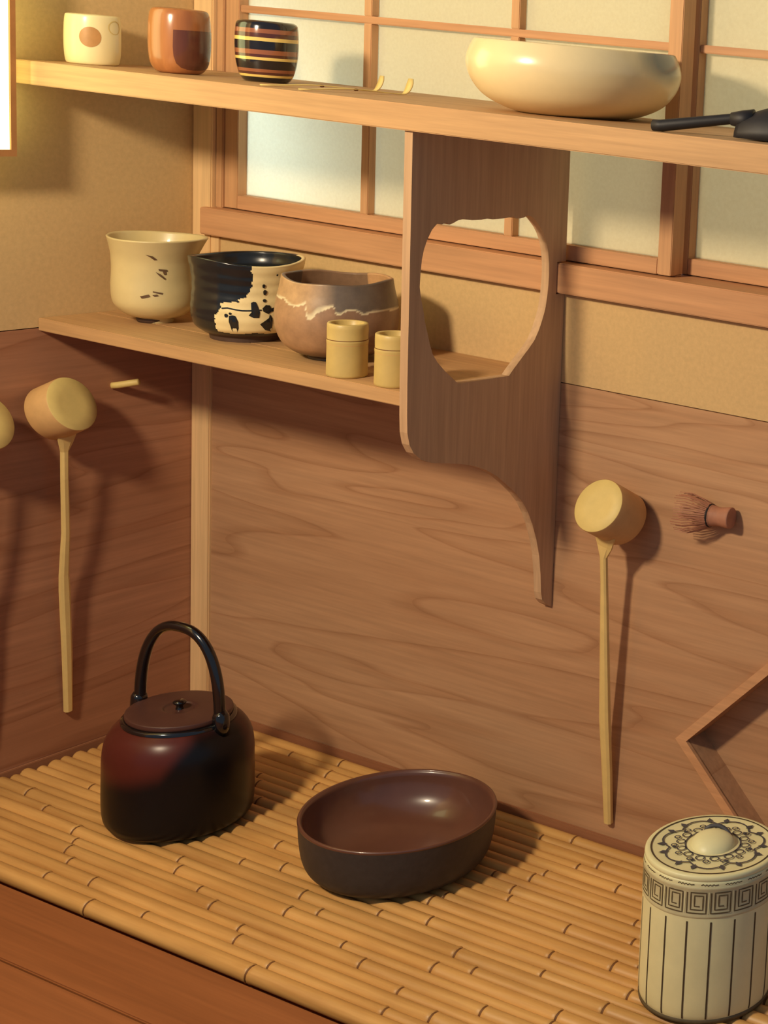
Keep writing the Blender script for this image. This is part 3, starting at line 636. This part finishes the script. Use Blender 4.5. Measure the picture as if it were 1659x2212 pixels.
# two tea scoops
def scoop(label, a, b, hook):
    t = thing('tea_scoop', (a[0], a[1], ZT), label, 'tea scoop', 'bamboo tea scoops on the thick shelf')
    d = Vector((b[0]-a[0], b[1]-a[1], 0)); n = d.normalized()
    L = d.length; path = []
    for i in range(12): u = i/11; path.append(n*(L*u)+Vector((0, 0, 0.0012+0.0040*math.sin(PI*u)**2*0.7)))
    for i in range(1, 7):
        u = i/6; path.append(n*(L+hook*0.55*math.sin(u*1.3))+Vector((0, 0, 0.0012+hook*(1-math.cos(u*1.45)))))
    rad = [0.0022]*12+[0.0028, 0.0038, 0.0046, 0.0050, 0.0048, 0.0034]
    V, Fc = [], []; s = Vector((-n.y, n.x, 0))
    tt = 0.0006
    for i, p in enumerate(path):
        q = (path[min(i+1, len(path)-1)]-path[max(i-1, 0)]).normalized(); m = s.cross(q).normalized()*tt
        w = s*rad[i]; V += [p-w-m, p+w-m, p+w+m, p-w+m]
    for i in range(len(path)-1):
        for k in range(4): Fc.append((4*i+k, 4*i+(k+1) % 4, 4*i+4+(k+1) % 4, 4*i+4+k))
    Fc += [(0, 1, 2, 3), tuple(range(len(V)-4, len(V)))]
    mesh('shaft', V, Fc, 'bamboo_face', t, True)
    tube('joint', [n*(L*0.52)+Vector((0, 0, 0.0035)), n*(L*0.54)+Vector((0, 0, 0.0035))], 0.0022, 'bamboo_node', t, 8, (0.6, 1.1))
scoop('bamboo tea scoop lying nearer the striped caddy', (0.374, -0.215), (0.400, -0.092), 0.020)
scoop('bamboo tea scoop lying nearer the wide glazed bowl', (0.430, -0.215), (0.440, -0.088), 0.020)
# wide glazed bowl
bg = thing('wide_bowl', (0.7030, -0.115, ZT), 'wide cream glazed bowl with curved-in rim on the thick shelf', 'bowl')
gp = smooth_profile([(0.050, 0), (0.068, 0.0045), (0.088, 0.015), (0.1005, 0.030), (0.1056, 0.045), (0.1048, 0.056), (0.1010, 0.066), (0.0985, 0.0705)], 5)
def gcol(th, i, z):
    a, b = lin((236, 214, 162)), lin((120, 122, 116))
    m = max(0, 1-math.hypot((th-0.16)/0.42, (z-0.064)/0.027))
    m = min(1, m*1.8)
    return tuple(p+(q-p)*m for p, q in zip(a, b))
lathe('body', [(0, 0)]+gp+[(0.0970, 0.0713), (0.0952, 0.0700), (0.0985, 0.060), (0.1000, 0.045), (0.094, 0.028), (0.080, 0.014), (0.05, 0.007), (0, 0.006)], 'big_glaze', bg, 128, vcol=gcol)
# ash scoop
sc_ = thing('ash_scoop', (0.950, -0.195, ZT), 'black iron ash scoop with a thin handle beside the wide bowl', 'scoop')
tube('handle', [(-0.066, -0.022, 0.0052), (-0.058, -0.020, 0.0055), (-0.02, -0.006, 0.0130), (0.010, 0.006, 0.0190), (0.020, 0.010, 0.0205)], [0.0052, 0.0056, 0.0052, 0.0048, 0.0052], 'iron', sc_, 12)
V, Fc = [], []
nu, nv = 18, 12
for i in range(nu+1):
    u = i/nu; x = 0.010+0.090*u; hw = 0.030*math.sin(PI*min(1, 0.12+u*0.72))**0.6
    hh = 0.034*math.sin(PI*min(1, 0.16+0.62*u))**0.8
    for j in range(nv+1):
        a = PI*j/nv; V.append((x, 0.014+0.30*(x-0.010)+hw*math.cos(a), 0.0012+hh*math.sin(a)))
for i in range(nu):
    for j in range(nv):
        p = i*(nv+1)+j; Fc.append((p, p+1, p+nv+2, p+nv+1))
o = mesh('scoop_blade', V, Fc, 'iron', sc_, True); md = o.modifiers.new('thickness', 'SOLIDIFY'); md.thickness = 0.0015
V2 = [(0.022, 0.016, 0.0012)]
tube('socket', [(0.002, 0.004, 0.0175), (0.012, 0.008, 0.0180), (0.022, 0.012, 0.0185)], [0.0060, 0.0085, 0.0100], 'iron', sc_, 12)

# ================================================================== LADLES, PEG, WHISK on the walls
def ladle(label, base, c, n, r, L, wedge, path, widths):
    """cup: open end at c towards the wall, closed end at c + n*L; handle as a flat tapering strip"""
    t = thing('ladle', base, label, 'ladle', 'bamboo ladles hung on the walls')
    B = Vector(base); n = Vector(n).normalized(); c = Vector(c)-B
    q = n.to_track_quat('Z', 'Y').to_matrix().to_4x4()
    cup = lathe('cup', [(r*0.86, 0.006), (r*0.88, 0.0), (r*0.985, 0.0), (r, 0.001), (r*1.0, L-0.001), (r*0.985, L)], 'bamboo_side', t, 72)
    face = lathe('cup_end', [(r*0.985, L-0.0002), (r*0.97, L+0.0004), (r*0.5, L+0.0001), (0, L)], 'bamboo_face', cup, 72)
    lathe('cup_lining', [(r*0.86, 0.004), (r*0.86, L-0.004), (0, L-0.004)], 'bamboo_pale', cup, 48)
    cup.matrix_local = Matrix.Translation(c) @ q
    P = [Vector(p)-B for p in path]
    V, Fc = [], []
    for i, p in enumerate(P):
        tg = (P[min(i+1, len(P)-1)]-P[max(i-1, 0)]).normalized()
        out = Vector(wedge); out = (out-tg*out.dot(tg)).normalized(); sd = tg.cross(out).normalized()
        w, th = widths[i]
        for a, b in ((-1, -1), (1, -1), (1, 0.4), (0.5, 1), (-0.5, 1), (-1, 0.4)): V.append(p+sd*(w*a)+out*(th*b))
    k = 6
    for i in range(len(P)-1):
        for j in range(k): Fc.append((k*i+j, k*i+(j+1) % k, k*i+k+(j+1) % k, k*i+k+j))
    Fc += [tuple(range(k)), tuple(range(len(V)-k, len(V)))]
    mesh('handle', V, Fc, 'bamboo_pale', t)
    return t
# back wall ladle
c3, n3v = Vector((0.712, -0.0169, 0.411)), Vector((-0.026, -0.864, 0.504)).normalized()
ladle('bamboo ladle hung on the back wall panel beside the whisk', (0.702, -0.004, 0.033), c3, n3v, 0.0309, 0.0481, (0, -1, 0),
      [(0.7118, -0.0475, 0.4000), (0.7085, -0.0420, 0.3840), (0.7060, -0.0400, 0.3700), (0.7050, -0.0360, 0.340), (0.7030, -0.0270, 0.25), (0.7010, -0.0190, 0.17), (0.7015, -0.0110, 0.10), (0.7020, -0.0050, 0.036)],
      [(0.0150, 0.0012), (0.0100, 0.0018), (0.0042, 0.0024), (0.0040, 0.0026), (0.0054, 0.003), (0.0066, 0.0032), (0.0060, 0.003), (0.0050, 0.003)])
# side wall ladles
c2, n2v = Vector((0.0169, -0.2015, 0.4479)), Vector((0.865, 0.2, 0.461)).normalized()
def side_ladle(label, dy, dz_):
    S = Vector((0, dy, dz_))
    ladle(label, Vector((0.004, -0.175, 0.06))+S, c2+S, n2v, 0.0338, 0.034, (1, 0, 0),
          [Vector(p)+S for p in ((0.041, -0.197, 0.432), (0.038, -0.1965, 0.4155), (0.0355, -0.1965, 0.404), (0.034, -0.1955, 0.37), (0.026, -0.189, 0.30), (0.018, -0.186, 0.245), (0.0160, -0.184, 0.225), (0.011, -0.178, 0.14), (0.005, -0.173, 0.063))],
          [(0.0135, 0.0012), (0.0085, 0.0018), (0.0042, 0.0024), (0.0040, 0.0026), (0.0043, 0.0028), (0.0052, 0.003), (0.0060, 0.003), (0.0054, 0.003), (0.0044, 0.003)])
side_ladle('bamboo ladle hung on the dark side wall panel near the corner', 0, 0)
side_ladle('bamboo ladle hung on the side wall panel below the lantern', -0.098, -0.006)
pg = thing('wall_peg', (0.0, -0.1125, 0.463), 'short pale bamboo peg sticking out of the side wall panel', 'peg')
tube('shaft', [(0.0, 0.0, 0.004), (0.006, 0.004, 0.005), (0.026, 0.016, 0.0105), (0.0268, 0.0165, 0.0107)], [0.0040, 0.0042, 0.0042, 0.0036], 'bamboo_face', pg, 12)
# whisk on its peg
wk = thing('tea_whisk', (0.855, -0.012, 0.438), 'brown bamboo tea whisk pegged sideways on the back wall panel', 'whisk')
ax = Vector((-1, -0.12, -0.04)).normalized(); q = ax.to_track_quat('Z', 'Y').to_matrix().to_4x4()
hdl = lathe('handle', [(0, 0.0006), (0.008, 0.0004)]+smooth_profile([(0.0105, 0), (0.0118, 0.0012), (0.0112, 0.008), (0.0104, 0.014), (0.0112, 0.021), (0.0116, 0.024)], 4)+[(0.008, 0.0245), (0, 0.0245)], 'whisk', wk, 32)
hdl.matrix_local = q
V, Fc = [], []
N = 44
for ring, (r0, r1, r2_, n_) in enumerate(((0.0112, 0.0190, 0.0215, N), (0.0085, 0.0085, 0.0070, 20))):
    for i in range(n_):
        a = 2*PI*i/n_; j = random.uniform(-0.0012, 0.0012)
        prev = None
        for zz, rr, w in ((0.023, r0, 0.0007), (0.036, r1*0.9+j, 0.0006), (0.050, r2_+j, 0.0005), (0.062+j*2, r2_*0.98+j, 0.0004)):
            cx_, cy_ = rr*math.cos(a), rr*math.sin(a); tx, ty = -math.sin(a)*w, math.cos(a)*w; ox_, oy_ = math.cos(a)*w*0.5, math.sin(a)*w*0.5
            b = len(V); V += [(cx_-tx-ox_, cy_-ty-oy_, zz), (cx_+tx-ox_, cy_+ty-oy_, zz), (cx_+tx+ox_, cy_+ty+oy_, zz), (cx_-tx+ox_, cy_-ty+oy_, zz)]
            if prev is not None:
                for k in range(4): Fc.append((prev+k, prev+(k+1) % 4, b+(k+1) % 4, b+k))
            prev = b
ti = mesh('tines', V, Fc, 'whisk', wk, fix=False); ti.matrix_local = q; ti['kind'] = 'stuff'
th_ = lathe('thread', [(0.0112, 0.0240), (0.0128, 0.0248), (0.0132, 0.0262), (0.0126, 0.0276), (0.0116, 0.0282)], 'thread', wk, 32); th_.matrix_local = q
